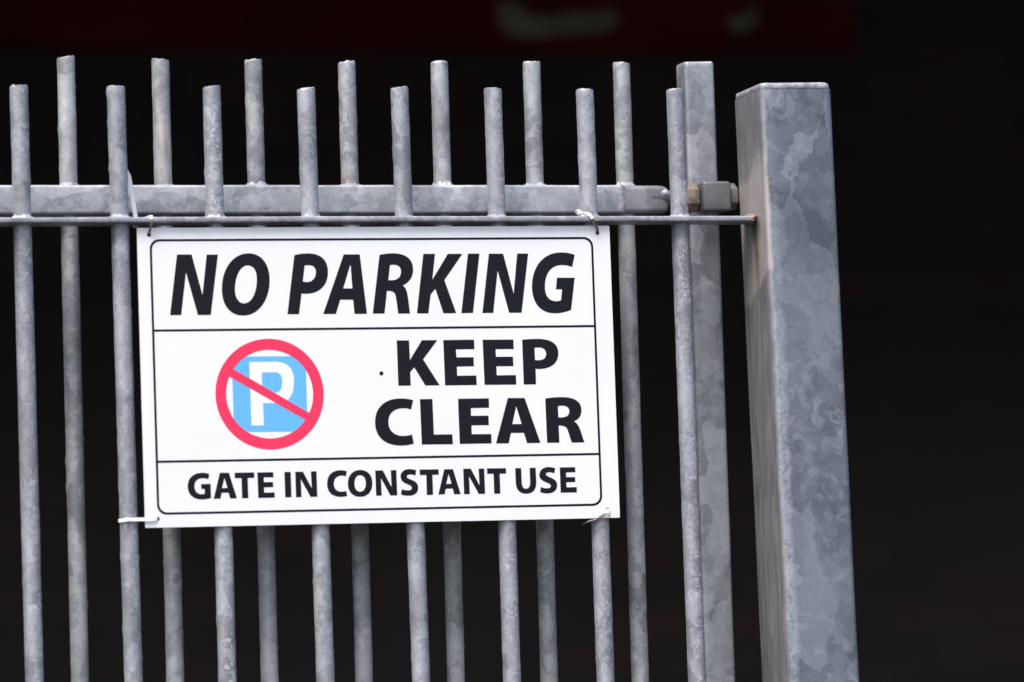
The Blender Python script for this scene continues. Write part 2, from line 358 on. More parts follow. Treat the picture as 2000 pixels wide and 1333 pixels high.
    b = k.n("ShaderNodeBump"); b.inputs["Strength"].default_value = bump; b.inputs["Distance"].default_value = .0012
    h = k.math('ADD', k.math('MULTIPLY', n2.outputs[0], .25), k.math('MULTIPLY', bz.outputs[0], .9))
    h = k.math('ADD', h, k.math('MULTIPLY', c2[0], .06))
    k.l(h, b.inputs["Height"])
    k.l(b.outputs[0], k.p.inputs["Normal"])
    return k.m

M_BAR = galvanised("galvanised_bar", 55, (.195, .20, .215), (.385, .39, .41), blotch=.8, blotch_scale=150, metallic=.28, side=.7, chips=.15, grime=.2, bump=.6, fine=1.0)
M_BACKBAR = galvanised("galvanised_gate_bar", 38, (.20, .205, .205), (.43, .435, .43), metallic=.28, blotch=.3, blotch_scale=60, chips=.35, bump=.25, grime=.35, fine=.8)
M_BACKBAR_SCUFFED = galvanised("scuffed_gate_bar", 38, (.20, .205, .205), (.43, .435, .43), metallic=.28, blotch=.3, blotch_scale=60, chips=.35, bump=.25, grime=.35, fine=.8, stains=((2.150, 2.235, -.006, 18, .75, (.50, .45, .41)),))
M_BACKBAR_RUSTY = galvanised("rust_specked_gate_bar", 38, (.20, .205, .205), (.43, .435, .43), metallic=.28, blotch=.3, blotch_scale=60, chips=.35, bump=.25, grime=.35, fine=.8, stains=((2.130, 2.172, -.02, 160, .7, (.22, .14, .13)),))
M_RAIL = galvanised("galvanised_rail", 34, (.25, .26, .27), (.52, .53, .535), blotch=.35, blotch_scale=70, chips=.3, bump=.12, grime=.3, stretch=(.5, 1, 1))
M_FLAT = galvanised("galvanised_flat_rail", 70, (.24, .24, .26), (.44, .44, .47), blotch=.3, blotch_scale=120, chips=.1, bump=.3, grime=.5, stretch=(.4, 1, 1))
M_STILE = galvanised("galvanised_stile", 34, (.19, .20, .21), (.40, .405, .415), blotch=.15, blotch_scale=60, chips=.2, bump=.12, grime=.25)
M_POST = galvanised("galvanised_post", 25, (.098, .110, .130), (.240, .258, .290), blotch=.15, blotch_scale=40, chips=.26, bump=.12, wamp=.6, post=True, grime=.1, stretch=(1, 1, .6), metallic=.5)
M_WELD = galvanised("weld_zinc", 90, (.22, .22, .235), (.42, .42, .445), blotch=.35, blotch_scale=160, bump=.6, grime=.3, metallic=.3)
M_HINGE = galvanised("hinge_steel", 30, (.10, .10, .105), (.21, .208, .21), blotch=.05, bump=.1, chips=.05, grime=.4, rough=(.3, .5))

def simple(name, col, rough=.5, metallic=0, noise_amt=.1, scale=40, bump=0.0, trans=0.0, coat=0.0, spec=.5):
    k = N(name)
    raw, vec = coords(k)
    nz = k.noise(vec, scale, 5, rough=.6)
    c2 = tuple(min(1, c * (1 + noise_amt)) for c in col); c1 = tuple(c * (1 - noise_amt) for c in col)
    k.l(k.mix(k.rng(nz.outputs[0], .3, .7), c1, c2), k.p.inputs["Base Color"])
    k.p.inputs["Roughness"].default_value = rough
    k.p.inputs["Metallic"].default_value = metallic
    k.p.inputs["Specular IOR Level"].default_value = spec
    if trans: k.p.inputs["Transmission Weight"].default_value = trans
    if bump:
        b = k.n("ShaderNodeBump"); b.inputs["Strength"].default_value = bump; b.inputs["Distance"].default_value = .001
        k.l(nz.outputs[0], b.inputs["Height"]); k.l(b.outputs[0], k.p.inputs["Normal"])
    return k.m

M_SLEEVE = galvanised("sleeve_steel", 24, (.17, .175, .18), (.32, .32, .325), blotch=.1, bump=.15, chips=.1, grime=.45, rough=(.35, .55))
M_NUT = simple("weathered_nut", (.25, .20, .155), .6, .2, .5, 90, .5)
M_NUT_DARK = simple("dull_nut", (.17, .155, .15), .5, .3, .3, 60, .3)
M_SIGN = simple("sign_white", (.82, .82, .83), .30, 0, .012, 8)
M_BLACK = simple("print_black", (.007, .007, .011), .26, 0, .1, 400, .5, spec=.24)
M_RED = simple("print_red", (.84, .030, .100), .34, 0, .05, 6)
M_BLUE = simple("print_blue", (.13, .46, .88), .34, 0, .04, 6)
M_PWHITE = simple("print_white", (.82, .82, .83), .34, 0, .012, 8)
M_NYLON = simple("nylon_white", (.95, .945, .94), .35, 0, .02, 90)
M_NYLON_BROWN = simple("nylon_brown", (.22, .18, .155), .35, 0, .25, 120, 0, .1)  # darker brown nylon for the lower lengths of the ties
M_SOOT = simple("weld_rust", (.22, .16, .11), .7, .1, .5, 120, .8)

# ---------------------------------------------------------------- ground
def ground_mat():
    k = N("yard_concrete")
    tc = k.n("ShaderNodeTexCoord"); v = tc.outputs["Object"]
    n1 = k.noise(v, .6, 6, rough=.6); n2 = k.noise(v, 60, 6, rough=.7)
    f = k.math('ADD', k.math('MULTIPLY', n1.outputs[0], .6), k.math('MULTIPLY', n2.outputs[0], .4))
    k.l(k.mix(k.rng(f, .3, .7), (.026, .026, .025), (.055, .054, .052)), k.p.inputs["Base Color"])
    k.p.inputs["Roughness"].default_value = .9
    b = k.n("ShaderNodeBump"); b.inputs["Strength"].default_value = .4; b.inputs["Distance"].default_value = .004
    k.l(n2.outputs[0], b.inputs["Height"]); k.l(b.outputs[0], k.p.inputs["Normal"])
    return k.m
bm = bmesh.new()
bmesh.ops.create_grid(bm, x_segments=8, y_segments=8, size=400)
g = obj("ground", bm, ground_mat(), smooth=False)
tag(g, kind="structure")

# ---------------------------------------------------------------- brick wall behind the fence, inside an added shell that shades it
def wall_mat():
    k = N("dark_brick")  # dark brick mix with grey mottling
    tc = k.n("ShaderNodeTexCoord"); v = tc.outputs["Object"]
    mp = k.n("ShaderNodeMapping"); mp.inputs[2].default_value = (rad(90), 0, 0); k.l(v, mp.inputs[0])
    br = k.n("ShaderNodeTexBrick"); k.l(mp.outputs[0], br.inputs[0])
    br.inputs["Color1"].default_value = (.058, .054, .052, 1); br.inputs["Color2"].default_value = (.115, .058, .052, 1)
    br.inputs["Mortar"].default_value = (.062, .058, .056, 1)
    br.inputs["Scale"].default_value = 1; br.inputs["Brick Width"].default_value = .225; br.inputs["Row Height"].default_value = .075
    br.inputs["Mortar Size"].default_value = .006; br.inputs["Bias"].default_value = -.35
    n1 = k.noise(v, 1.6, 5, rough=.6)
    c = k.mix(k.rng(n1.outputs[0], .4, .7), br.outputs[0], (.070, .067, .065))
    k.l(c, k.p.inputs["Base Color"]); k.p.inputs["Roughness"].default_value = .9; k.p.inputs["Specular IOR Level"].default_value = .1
    b = k.n("ShaderNodeBump"); b.inputs["Strength"].default_value = .5; b.inputs["Distance"].default_value = .006; b.invert = True
    k.l(br.outputs["Fac"], b.inputs["Height"]); k.l(b.outputs[0], k.p.inputs["Normal"])
    return k.m
M_WALL = wall_mat()
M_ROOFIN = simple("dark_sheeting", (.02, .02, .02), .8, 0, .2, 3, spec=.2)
M_FLOORIN = simple("dark_floor", (.03, .029, .028), .8, 0, .3, 2, spec=.2)  # unseen floor kept dark to limit light bounced up the rear wall
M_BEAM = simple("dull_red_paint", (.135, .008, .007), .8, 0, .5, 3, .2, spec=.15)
M_PATCH = simple("grey_filler", (.25, .25, .19), .9, 0, .45, 12, spec=.1)

bld = empty("wall_and_shade_shell", (3, 3.2, 0))
tag(bld, "dark brick wall and red beam behind the gate, in an added shed shell that shades them", "building")
OX, OY = 3, 3.2
def bpart(name, mat, x0, x1, y0, y1, z0, z1, parent=bld):
    return obj(name, box(x0 - OX, x1 - OX, y0 - OY, y1 - OY, z0, z1), mat, parent, smooth=False)
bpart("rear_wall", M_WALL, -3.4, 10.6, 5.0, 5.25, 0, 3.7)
bpart("added_shade_wall", M_WALL, -3.65, -3.4, 1.4, 5.25, 0, 3.7)  # side walls are added, unseen, to keep light off the rear wall
bpart("added_shade_wall", M_WALL, 10.6, 10.85, 1.4, 5.25, 0, 3.7)
bpart("added_shade_roof", M_ROOFIN, -3.8, 11.0, 1.2, 5.4, 3.7, 3.85)  # unseen roof added to shade the rear wall
bpart("added_shade_lintel", M_ROOFIN, -3.4, 10.6, 1.4, 1.6, 2.62, 3.7)  # unseen lintel, added and hung low to darken the top of the wall
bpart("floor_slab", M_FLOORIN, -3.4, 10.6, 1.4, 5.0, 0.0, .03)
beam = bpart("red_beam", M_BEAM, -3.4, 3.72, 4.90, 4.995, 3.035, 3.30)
def patch(pts, y=4.897, t=.002):
    bm = bmesh.new()
    a = [bm.verts.new((x - OX, y - OY - t, z)) for x, z in pts]
    b = [bm.verts.new((x - OX, y - OY + t + .001, z)) for x, z in pts]
    n = len(a)
    bm.faces.new(a); bm.faces.new(b[::-1])
    for i in range(n): bm.faces.new((a[i], a[(i + 1) % n], b[(i + 1) % n], b[i]))
    obj("paint_patch", bm, M_PATCH, beam, smooth=False)
patch([(2.883, 3.137), (2.915, 3.143), (2.935, 3.138), (2.952, 3.105), (2.99, 3.108), (3.07, 3.118), (3.158, 3.123), (3.165, 3.100),
       (3.140, 3.078), (3.05, 3.066), (2.96, 3.060), (2.915, 3.062), (2.888, 3.085)])
patch([(3.418, 3.108), (3.450, 3.114), (3.492, 3.130), (3.488, 3.100), (3.470, 3.082), (3.435, 3.074), (3.425, 3.088)])

# ---------------------------------------------------------------- round bars
R_BAR = 0.0102
def bar_mesh(seed, x0, x1, zb, zt, r=R_BAR, dome=0.0, tilt=0.0, tilt_dir=0.0, lumps=0):
    """bar from (x0, zb) to (x1, zt) in local coordinates, slightly uneven zinc skin, rough sawn end"""
    rng = random.Random(seed)
    bm = bmesh.new()
    n = 24
    zs = [zb, zb + .4, zb + .8, zb + 1.2]
    z = 1.45
    zs = [q for q in zs if q < z - .05]
    while z < zt - .004:
        zs.append(z); z += .0045
    rings = []
    lump = [(rng.uniform(1.55, zt - .004), rng.choice((-.25, .1, 2.9, 3.3, -.9, -1.5)) + rng.uniform(-.3, .3), rng.uniform(.0005, .0013), rng.uniform(.0016, .0045)) for _ in range(lumps)]
    def ring(z, rr, cut=0.0):
        t = (z - zb) / (zt - zb)
        cx = x0 + (x1 - x0) * t
        out = []
        for i in range(n):
            a = 2 * math.pi * i / n
            q = rr + uneven((math.cos(a) * .01, math.sin(a) * .01, z), .00028, 90, seed) + uneven((math.cos(a) * .01, math.sin(a) * .01, z), .0003, 25, seed + 9)
            for lz, la, lh, lw in lump:
                d = math.hypot(z - lz, (a - la) * .01)
                q += lh * math.exp(-(d / lw) ** 2)
            out.append(Vector((cx + q * math.cos(a), q * math.sin(a), z + cut * q / rr * math.cos(a - tilt_dir))))
        return out
    for z in zs: rings.append(ring(z, r))
    if dome:
        for k in range(5):
            a = rad(18 * k)
            rings.append(ring(zt - dome + dome * math.sin(a), max(r * math.cos(a) ** .6, .001), tilt))
    else:
        rings.append(ring(zt - .0022, r, tilt))
        rings.append(ring(zt - .0005, r - .0003, tilt))
        rr = ring(zt, r - .0014, tilt)
        for i, p in enumerate(rr):
            p.z += max(0, uneven((p.x * 3, p.y * 3, seed), .0022, 60, seed)) + rng.uniform(-.0003, .0006)
        rings.append(rr)
        rings.append(ring(zt - .0006, r - .003, tilt))
    sweep(bm, rings)
    return bm

def weld_mesh(seed, r0, z, width=.0045, height=.004, n=28):
    """irregular fillet round a bar standing on a rail"""
    rng = random.Random(seed)
    bm = bmesh.new()
    rings = []
    width *= rng.uniform(.7, 1.15); height *= rng.uniform(.7, 1.2)
    prof = ((-.002, 0.0), (width, 0.0), (width * .75, height * .35), (width * .35, height * .7), (0.0004, height), (-.002, height))
    ph = rng.uniform(0, 6)
    for k in range(n):
        a = 2 * math.pi * k / n
        s = 1 + .7 * noise.noise(Vector((math.cos(a) * 2 + seed, math.sin(a) * 2, seed * .7))) + .22 * math.sin(a * 11 + ph)
        h = 1 + .9 * noise.noise(Vector((math.cos(a) * 3, seed + math.sin(a) * 3, 4.2)))
        rings.append([Vector(((r0 + w_ * s) * math.cos(a), (r0 + w_ * s) * math.sin(a), z - .0006 + h_ * (h if h_ else 1))) for w_, h_ in prof])
    vr = [[bm.verts.new(p) for p in ring] for ring in rings]
    m = len(prof)
    for i in range(n):
        A, B = vr[i], vr[(i + 1) % n]
        for j in range(m):
            bm.faces.new((A[j], A[(j + 1) % m], B[(j + 1) % m], B[j]))
    return bm

def bar(parent, seed, xt, xb, zt, y, mat, rail_top, zbot=.10, **kw):
    """xt = x at the top, xb = x at z 1.58"""
    sl = (xt - xb) / (zt - 1.58)
    xg = xb - sl * (1.58 - zbot)
    o = obj("bar", bar_mesh(seed, 0, xt - xg, zbot, zt, **kw), mat, parent)
    o.location = (xg, y, 0)
    xr = xt - xg - sl * (zt - rail_top)
    wd = obj("weld_bead", weld_mesh(seed, R_BAR, rail_top), M_WELD, o)
    wd.location = (xr, 0, 0)
    return o

# ---------------------------------------------------------------- front fence panel
Z_RAIL = 2.1043
fence = empty("steel_fence", (0, 0, 0))
tag(fence, "nearer fence of shorter round galvanised bars carrying the white sign", "fence")
FRONT = [(0.9463, 0.9479, 2.2544), (1.0566, 1.0594, 2.2541), (1.1666, 1.1662, 2.2545), (1.2762, 1.2790, 2.2530),
         (1.3859, 1.3902, 2.2545), (1.4967, 1.4970, 2.2539), (1.6070, 1.6082, 2.2533), (1.7165, 1.7177, 2.2545)]
EXTRA = [(0.836, 0.837, 2.254), (0.727, 0.727, 2.2545), (0.617, 0.618, 2.253), (0.507, 0.507, 2.254)]
for i, (xt, xb, zt) in enumerate(FRONT + EXTRA):
    bar(fence, 11 + i, xt, xb, zt, 0, M_BAR, Z_RAIL, tilt=(.0006, .0003, .0009, .0012, .0010, .0004, .0002, .0007)[i % 8],
        tilt_dir=(0.2, 2.9, 0, .3, 0, 3.0, 2.6, .4)[i % 8], lumps=26)

def flat_rail(x0, x1, y0, y1, z0, z1, seed, step=.02):
    bm = bmesh.new()
    sec = rounded_section((y1 - y0) / 2, (z1 - z0) / 2, .0014, 3)
    rings = []
    n = int((x1 - x0) / step)
    for k in range(n + 1):
        x = x0 + (x1 - x0) * k / n
        dz = uneven((x, 0, 0), .0005, 5, seed)
        rings.append([Vector((x, (y0 + y1) / 2 + a + uneven((x, a * 9, b * 9), .0003, 60, seed), (z0 + z1) / 2 + b + dz + uneven((x, a * 9, b * 9), .00025, 80, seed + 3))) for a, b in sec])
    return sweep(bm, rings)
obj("flat_rail", flat_rail(.42, 1.8020, -.020, .020, Z_RAIL - .0060, Z_RAIL, 5), M_FLAT, fence)
obj("flat_rail", flat_rail(.42, 1.8020, -.020, .020, .20, .206, 6), M_FLAT, fence)
# weld joining the rail end to the post
bm = bmesh.new()
bmesh.ops.create_icosphere(bm, subdivisions=3, radius=1)
for v in bm.verts:
    d = v.co.normalized()
    q = 1 + .45 * noise.noise(d * 2.4 + Vector((3, 1, 5)))
    v.co = Vector((d.x * .0065 * q, d.y * .021 * q, d.z * .0065 * q))
wd = obj("weld_bead", bm, M_SOOT, fence, angle=80); wd.location = (1.8015, -.001, 2.1015)

# ---------------------------------------------------------------- gate behind
YB = .0683
gate = empty("steel_gate", (0, YB, 0))
tag(gate, "farther gate of taller galvanised bars on a deep box rail with hinge", "gate")
BACK = [(1.0132, 1.0117, 2.2967), (1.1226, 1.1209, 2.2951), (1.2312, 1.2302, 2.2952), (1.3417, 1.3407, 2.2939),
        (1.4524, 1.4494, 2.2962), (1.5640, 1.5607, 2.2954), (1.6736, 1.6707, 2.2947)]
BEXTRA = [(0.904, 0.903, 2.295), (0.794, 0.793, 2.296), (0.685, 0.684, 2.295), (0.575, 0.574, 2.295)]
ZR1, ZR0 = 2.1490, 2.1155
for i, (xt, xb, zt) in enumerate(BACK + BEXTRA):
    bar(gate, 51 + i, xt, xb, zt, 0, {1: M_BACKBAR_SCUFFED, 3: M_BACKBAR_RUSTY}.get(i, M_BACKBAR), ZR1, dome=(.0035 if i == 4 else 0), tilt=(.0009, .0012, .0004, .0011, .0002, .0005, .0008)[i % 7],
        tilt_dir=(.1, 2.8, .5, .2, 0, 1, 2.9)[i % 7], lumps=18)
def box_rail(x0, x1, z0, z1, seed, yc=0, hy=.018, r=.0034, step=.025):
    bm = bmesh.new()
    sec = rounded_section(hy, (z1 - z0) / 2, r, 5)
    rings = []
    n = max(2, int((x1 - x0) / step))
    for k in range(n + 1):
        x = x0 + (x1 - x0) * k / n
        rings.append([Vector((x, yc + a + uneven((x, a * 5, b * 5), .0004, 20, seed), (z0 + z1) / 2 + b + uneven((x, a * 5, b * 5), .0004, 25, seed + 3))) for a, b in sec])
    return sweep(bm, rings)
obj("box_rail", box_rail(.42, 1.6625, ZR0, ZR1, 3), M_RAIL, gate)
obj("box_rail", box_rail(.42, 1.760, .20, .235, 4), M_RAIL, gate)
# solid end sleeve, seam weld and rounded nose
bm = bmesh.new()
rings = []
for x, s in ((1.6640, 1.0), (1.690, .995), (1.708, .99), (1.7150, .955), (1.7190, .88), (1.7212, .76), (1.7220, .6)):
    rings.append([Vector((x, a * s, (ZR0 + ZR1) / 2 + b * s)) for a, b in rounded_section(.0176, .0166, .006, 6)])
sweep(bm, rings)
sl = obj("rail_end_sleeve", bm, M_SLEEVE, gate, angle=40)
bm = bmesh.new()
rings = []
for k in range(9):
    t = k / 8
    x = 1.6598 + .0072 * t
    s = 1 + .055 * math.sin(math.pi * t)
    rings.append([Vector((x + uneven((a * 3, b * 3, 0), .0012, 60, 2), a * s * 1.0, (ZR0 + ZR1) / 2 + b * s + uneven((x * 3, a * 8, b * 8), .0006, 90, 8))) for a, b in rounded_section(.0180, .01685, .0045, 8)])
sweep(bm, rings)
obj("weld_bead", bm, M_WELD, gate, angle=60)
bm = bmesh.new()
bmesh.ops.create_icosphere(bm, subdivisions=3, radius=1)
for v in bm.verts:
    v.co = Vector((v.co.x * .006, v.co.y * .012, v.co.z * .0065)) * (1 + .2 * noise.noise(v.co * 2))
o = obj("weld_bead", bm, M_WELD, gate, angle=80); o.location = (1.7165, -.010, 2.1385)

# stile
XS0, XS1 = 1.7490, 1.7862
bm = bmesh.new()
rings = []
zs = [.10, .5, 1.0, 1.45] + [1.5 + .04 * k for k in range(20)]
zs = [z for z in zs if z < 2.28] + [2.290]
for z in zs:
    rings.append([Vector((a + uneven((a * 6, b * 6, z), .0005, 14, 4) - .0012 * (2.296 - z), b + uneven((a * 6, b * 6, z), .0005, 14, 6), z)) for a, b in rounded_section(.0185, .0180, .0045, 5)])
for z, s in ((2.2945, .998), (2.2962, .94), (2.2966, .80)):
    rings.append([Vector((a * s, b * s, z + uneven((a * 40, b * 40, 0), .0012, 10, 6))) for a, b in rounded_section(.0185, .0180, .0045, 5)])
sweep(bm, rings)
st = obj("stile", bm, M_STILE, gate); st.location = ((XS0 + XS1) / 2, .0105, 0)

# hinge: threaded bolt, nuts and square eye block
def hexnut(r, x0, x1):
    bm = bmesh.new()
    rings = []
    for x, s in ((x0, .86), (x0 + .0018, 1), (x1 - .0018, 1), (x1, .86)):
        rings.append([Vector((x, r * s * math.cos(rad(30 + 60 * k)), r * s * math.sin(rad(30 + 60 * k)))) for k in range(6)])
    sweep(bm, rings)
    bmesh.ops.bevel(bm, geom=[e for e in bm.edges], offset=.0008, segments=2, affect='EDGES', profile=.6)
    return bm
ZH = 2.1346
h1 = obj("hinge_nut", hexnut(.0168, 1.7395, 1.7580), M_NUT, gate, angle=25); h1.location = (0, -.009, ZH)
tag(h1, "tan weathered hinge nut left of the eye block")
h2 = obj("hinge_nut", hexnut(.0164, 1.7940, 1.8060), M_NUT_DARK, gate, angle=25); h2.location = (0, -.009, ZH + .001)
tag(h2, "dull grey hinge nut against the post")
bm = box(1.7586, 1.7935, -.031, .006, 2.1170, 2.1520, .0035, 3)
obj("hinge_block", bm, M_HINGE, gate)
bm = bmesh.new()
rings = []
for k in range(40):
    x = 1.700 + .105 * k / 39
    rr = .0085 + (.0006 if k % 2 else 0)
    rings.append([Vector((x, -.009 + rr * math.cos(2 * math.pi * i / 16), ZH + rr * math.sin(2 * math.pi * i / 16))) for i in range(16)])
sweep(bm, rings)
obj("hinge_bolt", bm, M_HINGE, gate)

# ---------------------------------------------------------------- post
PX, PY = 1.8462, -.005
LEAN = .0112
post = empty("gate_post", (PX + LEAN * 2.25, PY, 0), (0, -LEAN, 0))
tag(post, "thick square galvanised steel post with flat cap at the right end of the fence", "post")
bm = bmesh.new()
rings = []
sec = rounded_section(.0436, .0500, .0065, 6)
for z in [-.3, .4, 1.0, 1.45] + [1.5 + .05 * k for k in range(15)] + [2.2480]:
    if z > 2.249: continue
    rings.append([Vector((a + uneven((a * 3, b * 3, z), .0006, 9, 2), b + uneven((a * 3, b * 3, z), .0006, 9, 5), z)) for a, b in sec])
sweep(bm, rings)
obj("post_tube", bm, M_POST, post)
bm = bmesh.new()
rings = []
sec = rounded_section(.0430, .0492, .009, 6)
for z, s in ((2.2484, .985), (2.2492, 1.0), (2.2530, 1.0), (2.2550, .985), (2.2560, .95), (2.2563, .85), (2.2563, .3)):
    ring = []
    for a, b in sec:
        wv = 1 + uneven((a * 5, b * 5, z * 2), .012, 30, 3)
        ring.append(Vector((a * s * wv, b * s * wv, z + (uneven((a * 8, b * 8, 0), .0012, 30, 7) if z > 2.249 else 0))))
    rings.append(ring)
sweep(bm, rings)
obj("post_cap", bm, M_WELD, post, angle=50)

# ---------------------------------------------------------------- sign
SIGN_T = .002
sign = empty("no_parking_sign", (1.0740, -.0125, 2.0928), (math.pi / 2, -.0020, 0))
tag(sign, "white rectangular no parking sign with black lettering tied to the front bars", "sign")

def parse(path, cu):
    tk = path.split()
    i = 0; cur = []; cmd = None
    def flush(cur):
        if not cur: return
        if len(cur) > 1 and (Vector(cur[0][0]) - Vector(cur[-1][0])).length < 1e-4:
            cur[0][1] = cur[-1][1]; cur.pop()
        sp = cu.splines.new('BEZIER'); sp.bezier_points.add(len(cur) - 1); sp.use_cyclic_u = True
        sp.resolution_u = 14
        n = len(cur)
        for k, (co, hl, hr) in enumerate(cur):
            b = sp.bezier_points[k]
            b.handle_left_type = b.handle_right_type = 'FREE'
            b.co = (*co, 0)
            pco = cur[k - 1][0]; nco = cur[(k + 1) % n][0]
            b.handle_left = (*(hl if hl else (co[0] + (pco[0] - co[0]) / 3, co[1] + (pco[1] - co[1]) / 3)), 0)
            b.handle_right = (*(hr if hr else (co[0] + (nco[0] - co[0]) / 3, co[1] + (nco[1] - co[1]) / 3)), 0)
    def pt():
        nonlocal i
        while tk[i] in 'MLCZ': i += 1
        p = (float(tk[i]) / 1000, float(tk[i + 1]) / 1000); i += 2
        return p
    while i < len(tk):
        if tk[i] in 'MLCZ':
            cmd = tk[i]; i += 1
            if cmd == 'Z': flush(cur); cur = []
            continue
        if cmd == 'M' : cur.append([pt(), None, None])
        elif cmd == 'L': cur.append([pt(), None, None])
        elif cmd == 'C':
            a, b, c = pt(), pt(), pt()
            cur[-1][2] = a; cur.append([c, b, None])

def from_paths(name, paths, mat, z, t=.00008, parent=None, loops=()):
    cu = bpy.data.curves.new("outline", 'CURVE'); cu.dimensions = '2D'; cu.fill_mode = 'BOTH'; cu.extrude = t / 2
    for p in paths: parse(p, cu)
    for lp in loops:
        sp = cu.splines.new('POLY'); sp.points.add(len(lp) - 1); sp.use_cyclic_u = True
        for k, (x, y) in enumerate(lp): sp.points[k].co = (x, y, 0, 1)
    tmp = bpy.data.objects.new("tmp", cu); COL.objects.link(tmp)
    dg = bpy.context.evaluated_depsgraph_get()
    me = bpy.data.meshes.new_from_object(tmp.evaluated_get(dg))
    bpy.data.objects.remove(tmp); bpy.data.curves.remove(cu)
    me.name = name
    me.materials.clear(); me.materials.append(mat)
    o = bpy.data.objects.new(name, me); o.location = (0, 0, z + t / 2)
    return link(o, parent)

def circle(cx, cy, r, n=96, ry=None):
    return [(cx + r * math.cos(2 * math.pi * k / n), cy + (ry or r) * math.sin(2 * math.pi * k / n)) for k in range(n)]
def rrect(x0, y0, x1, y1, r, n=10):
    out = []
    for cx, cy, a0 in ((x1 - r, y1 - r, 0), (x0 + r, y1 - r, 90), (x0 + r, y0 + r, 180), (x1 - r, y0 + r, 270)):
        for k in range(n + 1):
            a = rad(a0 + 90 * k / n); out.append((cx + r * math.cos(a), cy + r * math.sin(a)))
    return out
HOLES = [(.0136, -.0078), (.5388, -.0082), (.0143, -.3270), (.5391, -.3272), (.2773, -.1673)]
panel = from_paths("panel", [], M_SIGN, -SIGN_T, SIGN_T, sign,
                   [rrect(0, -.3366, .5534, 0, .0012, 3)] + [circle(x, y, (.0025 if k < 4 else .0025), 24) for k, (x, y) in enumerate(HOLES)])
LW = .0026 / 2
X0, X1, Y1, Y0 = .0152, .5318, -.0142, -.3212
frame = from_paths("border_line", [], M_BLACK, .00004, .00008, sign,
                   [rrect(X0 - LW, Y0 - LW, X1 + LW, Y1 + LW, .0112), rrect(X0 + LW, Y0 + LW, X1 - LW, Y1 - LW, .0092)])
for yy in (-.1159, -.2631):
    from_paths("divider_line", [], M_BLACK, .00004, .00008, sign, [[(X0 + LW - .0002, yy - LW), (X1 - LW + .0002, yy - LW), (X1 - LW + .0002, yy + LW), (X0 + LW - .0002, yy + LW)]])
for key, lab in (("no_parking", "bold italic black words NO PARKING across the top"), ("keep", "heavy black word KEEP"), ("clear", "heavy black word CLEAR"),
                 ("gate", "black word GATE"), ("in", "black word IN"), ("constant", "black word CONSTANT"), ("use", "black word USE")):
    tag(from_paths("lettering", GLYPHS[key], M_BLACK, .00004, .00008, sign), lab)
sym = from_paths("parking_square", GLYPHS["blue"], M_BLUE, .00004, .00008, sign)
tag(sym, "light blue square behind the letter P")
tag(from_paths("parking_letter", GLYPHS["pee"], M_PWHITE, .00016, .00008, sign), "white letter P on the blue square")
CX, CY, RO, RI = .1466, -.1888, .0624, .0502
rg = from_paths("prohibition_ring", [], M_RED, .00028, .00008, sign, [circle(CX, CY, RO, 128), circle(CX, CY, RI, 128)])
tag(rg, "red prohibition ring")
tag(from_paths("prohibition_bar", GLYPHS["slash"], M_RED, .00022, .00005, sign), "red diagonal bar")

# ---------------------------------------------------------------- cable ties
def strap(pts, w=.0024, t=.0011, up=None, taper=0, res=10):
    """flat strap swept along a smooth path; width lies across the path, thickness along `up` per point"""
    P = [Vector(p) for p in pts]
    sm = []
    for i in range(len(P) - 1):
        p0 = P[max(i - 1, 0)]; p1 = P[i]; p2 = P[i + 1]; p3 = P[min(i + 2, len(P) - 1)]
        for k in range(res):
            u = k / res
            sm.append(.5 * ((2 * p1) + (p2 - p0) * u + (2 * p0 - 5 * p1 + 4 * p2 - p3) * u * u + (3 * p1 - p0 - 3 * p2 + p3) * u ** 3))
    sm.append(P[-1])
    bm = bmesh.new()
    rings = []
    for i, p in enumerate(sm):
        d = (sm[min(i + 1, len(sm) - 1)] - sm[max(i - 1, 0)]).normalized()
        side = Vector(up) if up else Vector((1, 0, 0))
        side = (side - d * side.dot(d)).normalized()
        nn = d.cross(side).normalized()
        f = 1.0
        if taper and i > len(sm) * (1 - taper):
            f = max(.12, (len(sm) - 1 - i) / (len(sm) * taper))
        rings.append([p + side * a * w / 2 * f + nn * b * t / 2 for a, b in ((-1, -1), (1, -1), (1, 1), (-1, 1))])
    sweep(bm, rings)
    bmesh.ops.bevel(bm, geom=[e for e in bm.edges if e.calc_face_angle(0) > 1.0], offset=.0002, segments=1, affect='EDGES')
    return bm

def tie(label, base, loop_pts, parts, group="white cable ties holding the sign"):
    e = empty("cable_tie", base)
    tag(e, label, "cable tie", group)
    b = Vector(base)
    for name, pts, kw, mat in parts:
        obj(name, strap([Vector(p) - b for p in pts], **kw), mat, e, angle=50)
    return e
def head(e, c, base, size=(.0045, .0035, .0045)):
    b = Vector(c) - Vector(base)
    obj("tie_head", box(b.x - size[0] / 2, b.x + size[0] / 2, b.y - size[1] / 2, b.y + size[1] / 2, b.z - size[2] / 2, b.z + size[2] / 2, .0006, 2), M_NYLON, e)

def S2W(u, v, out=0.0):   # metres on the sign face -> world
    return Vector((1.0740 + u + .002 * v * -1, -.0125 - out, 2.0928 + v + .002 * u))
XA = Vector((1, 0, 0)); YA = Vector((0, 1, 0)); ZA = Vector((0, 0, 1))
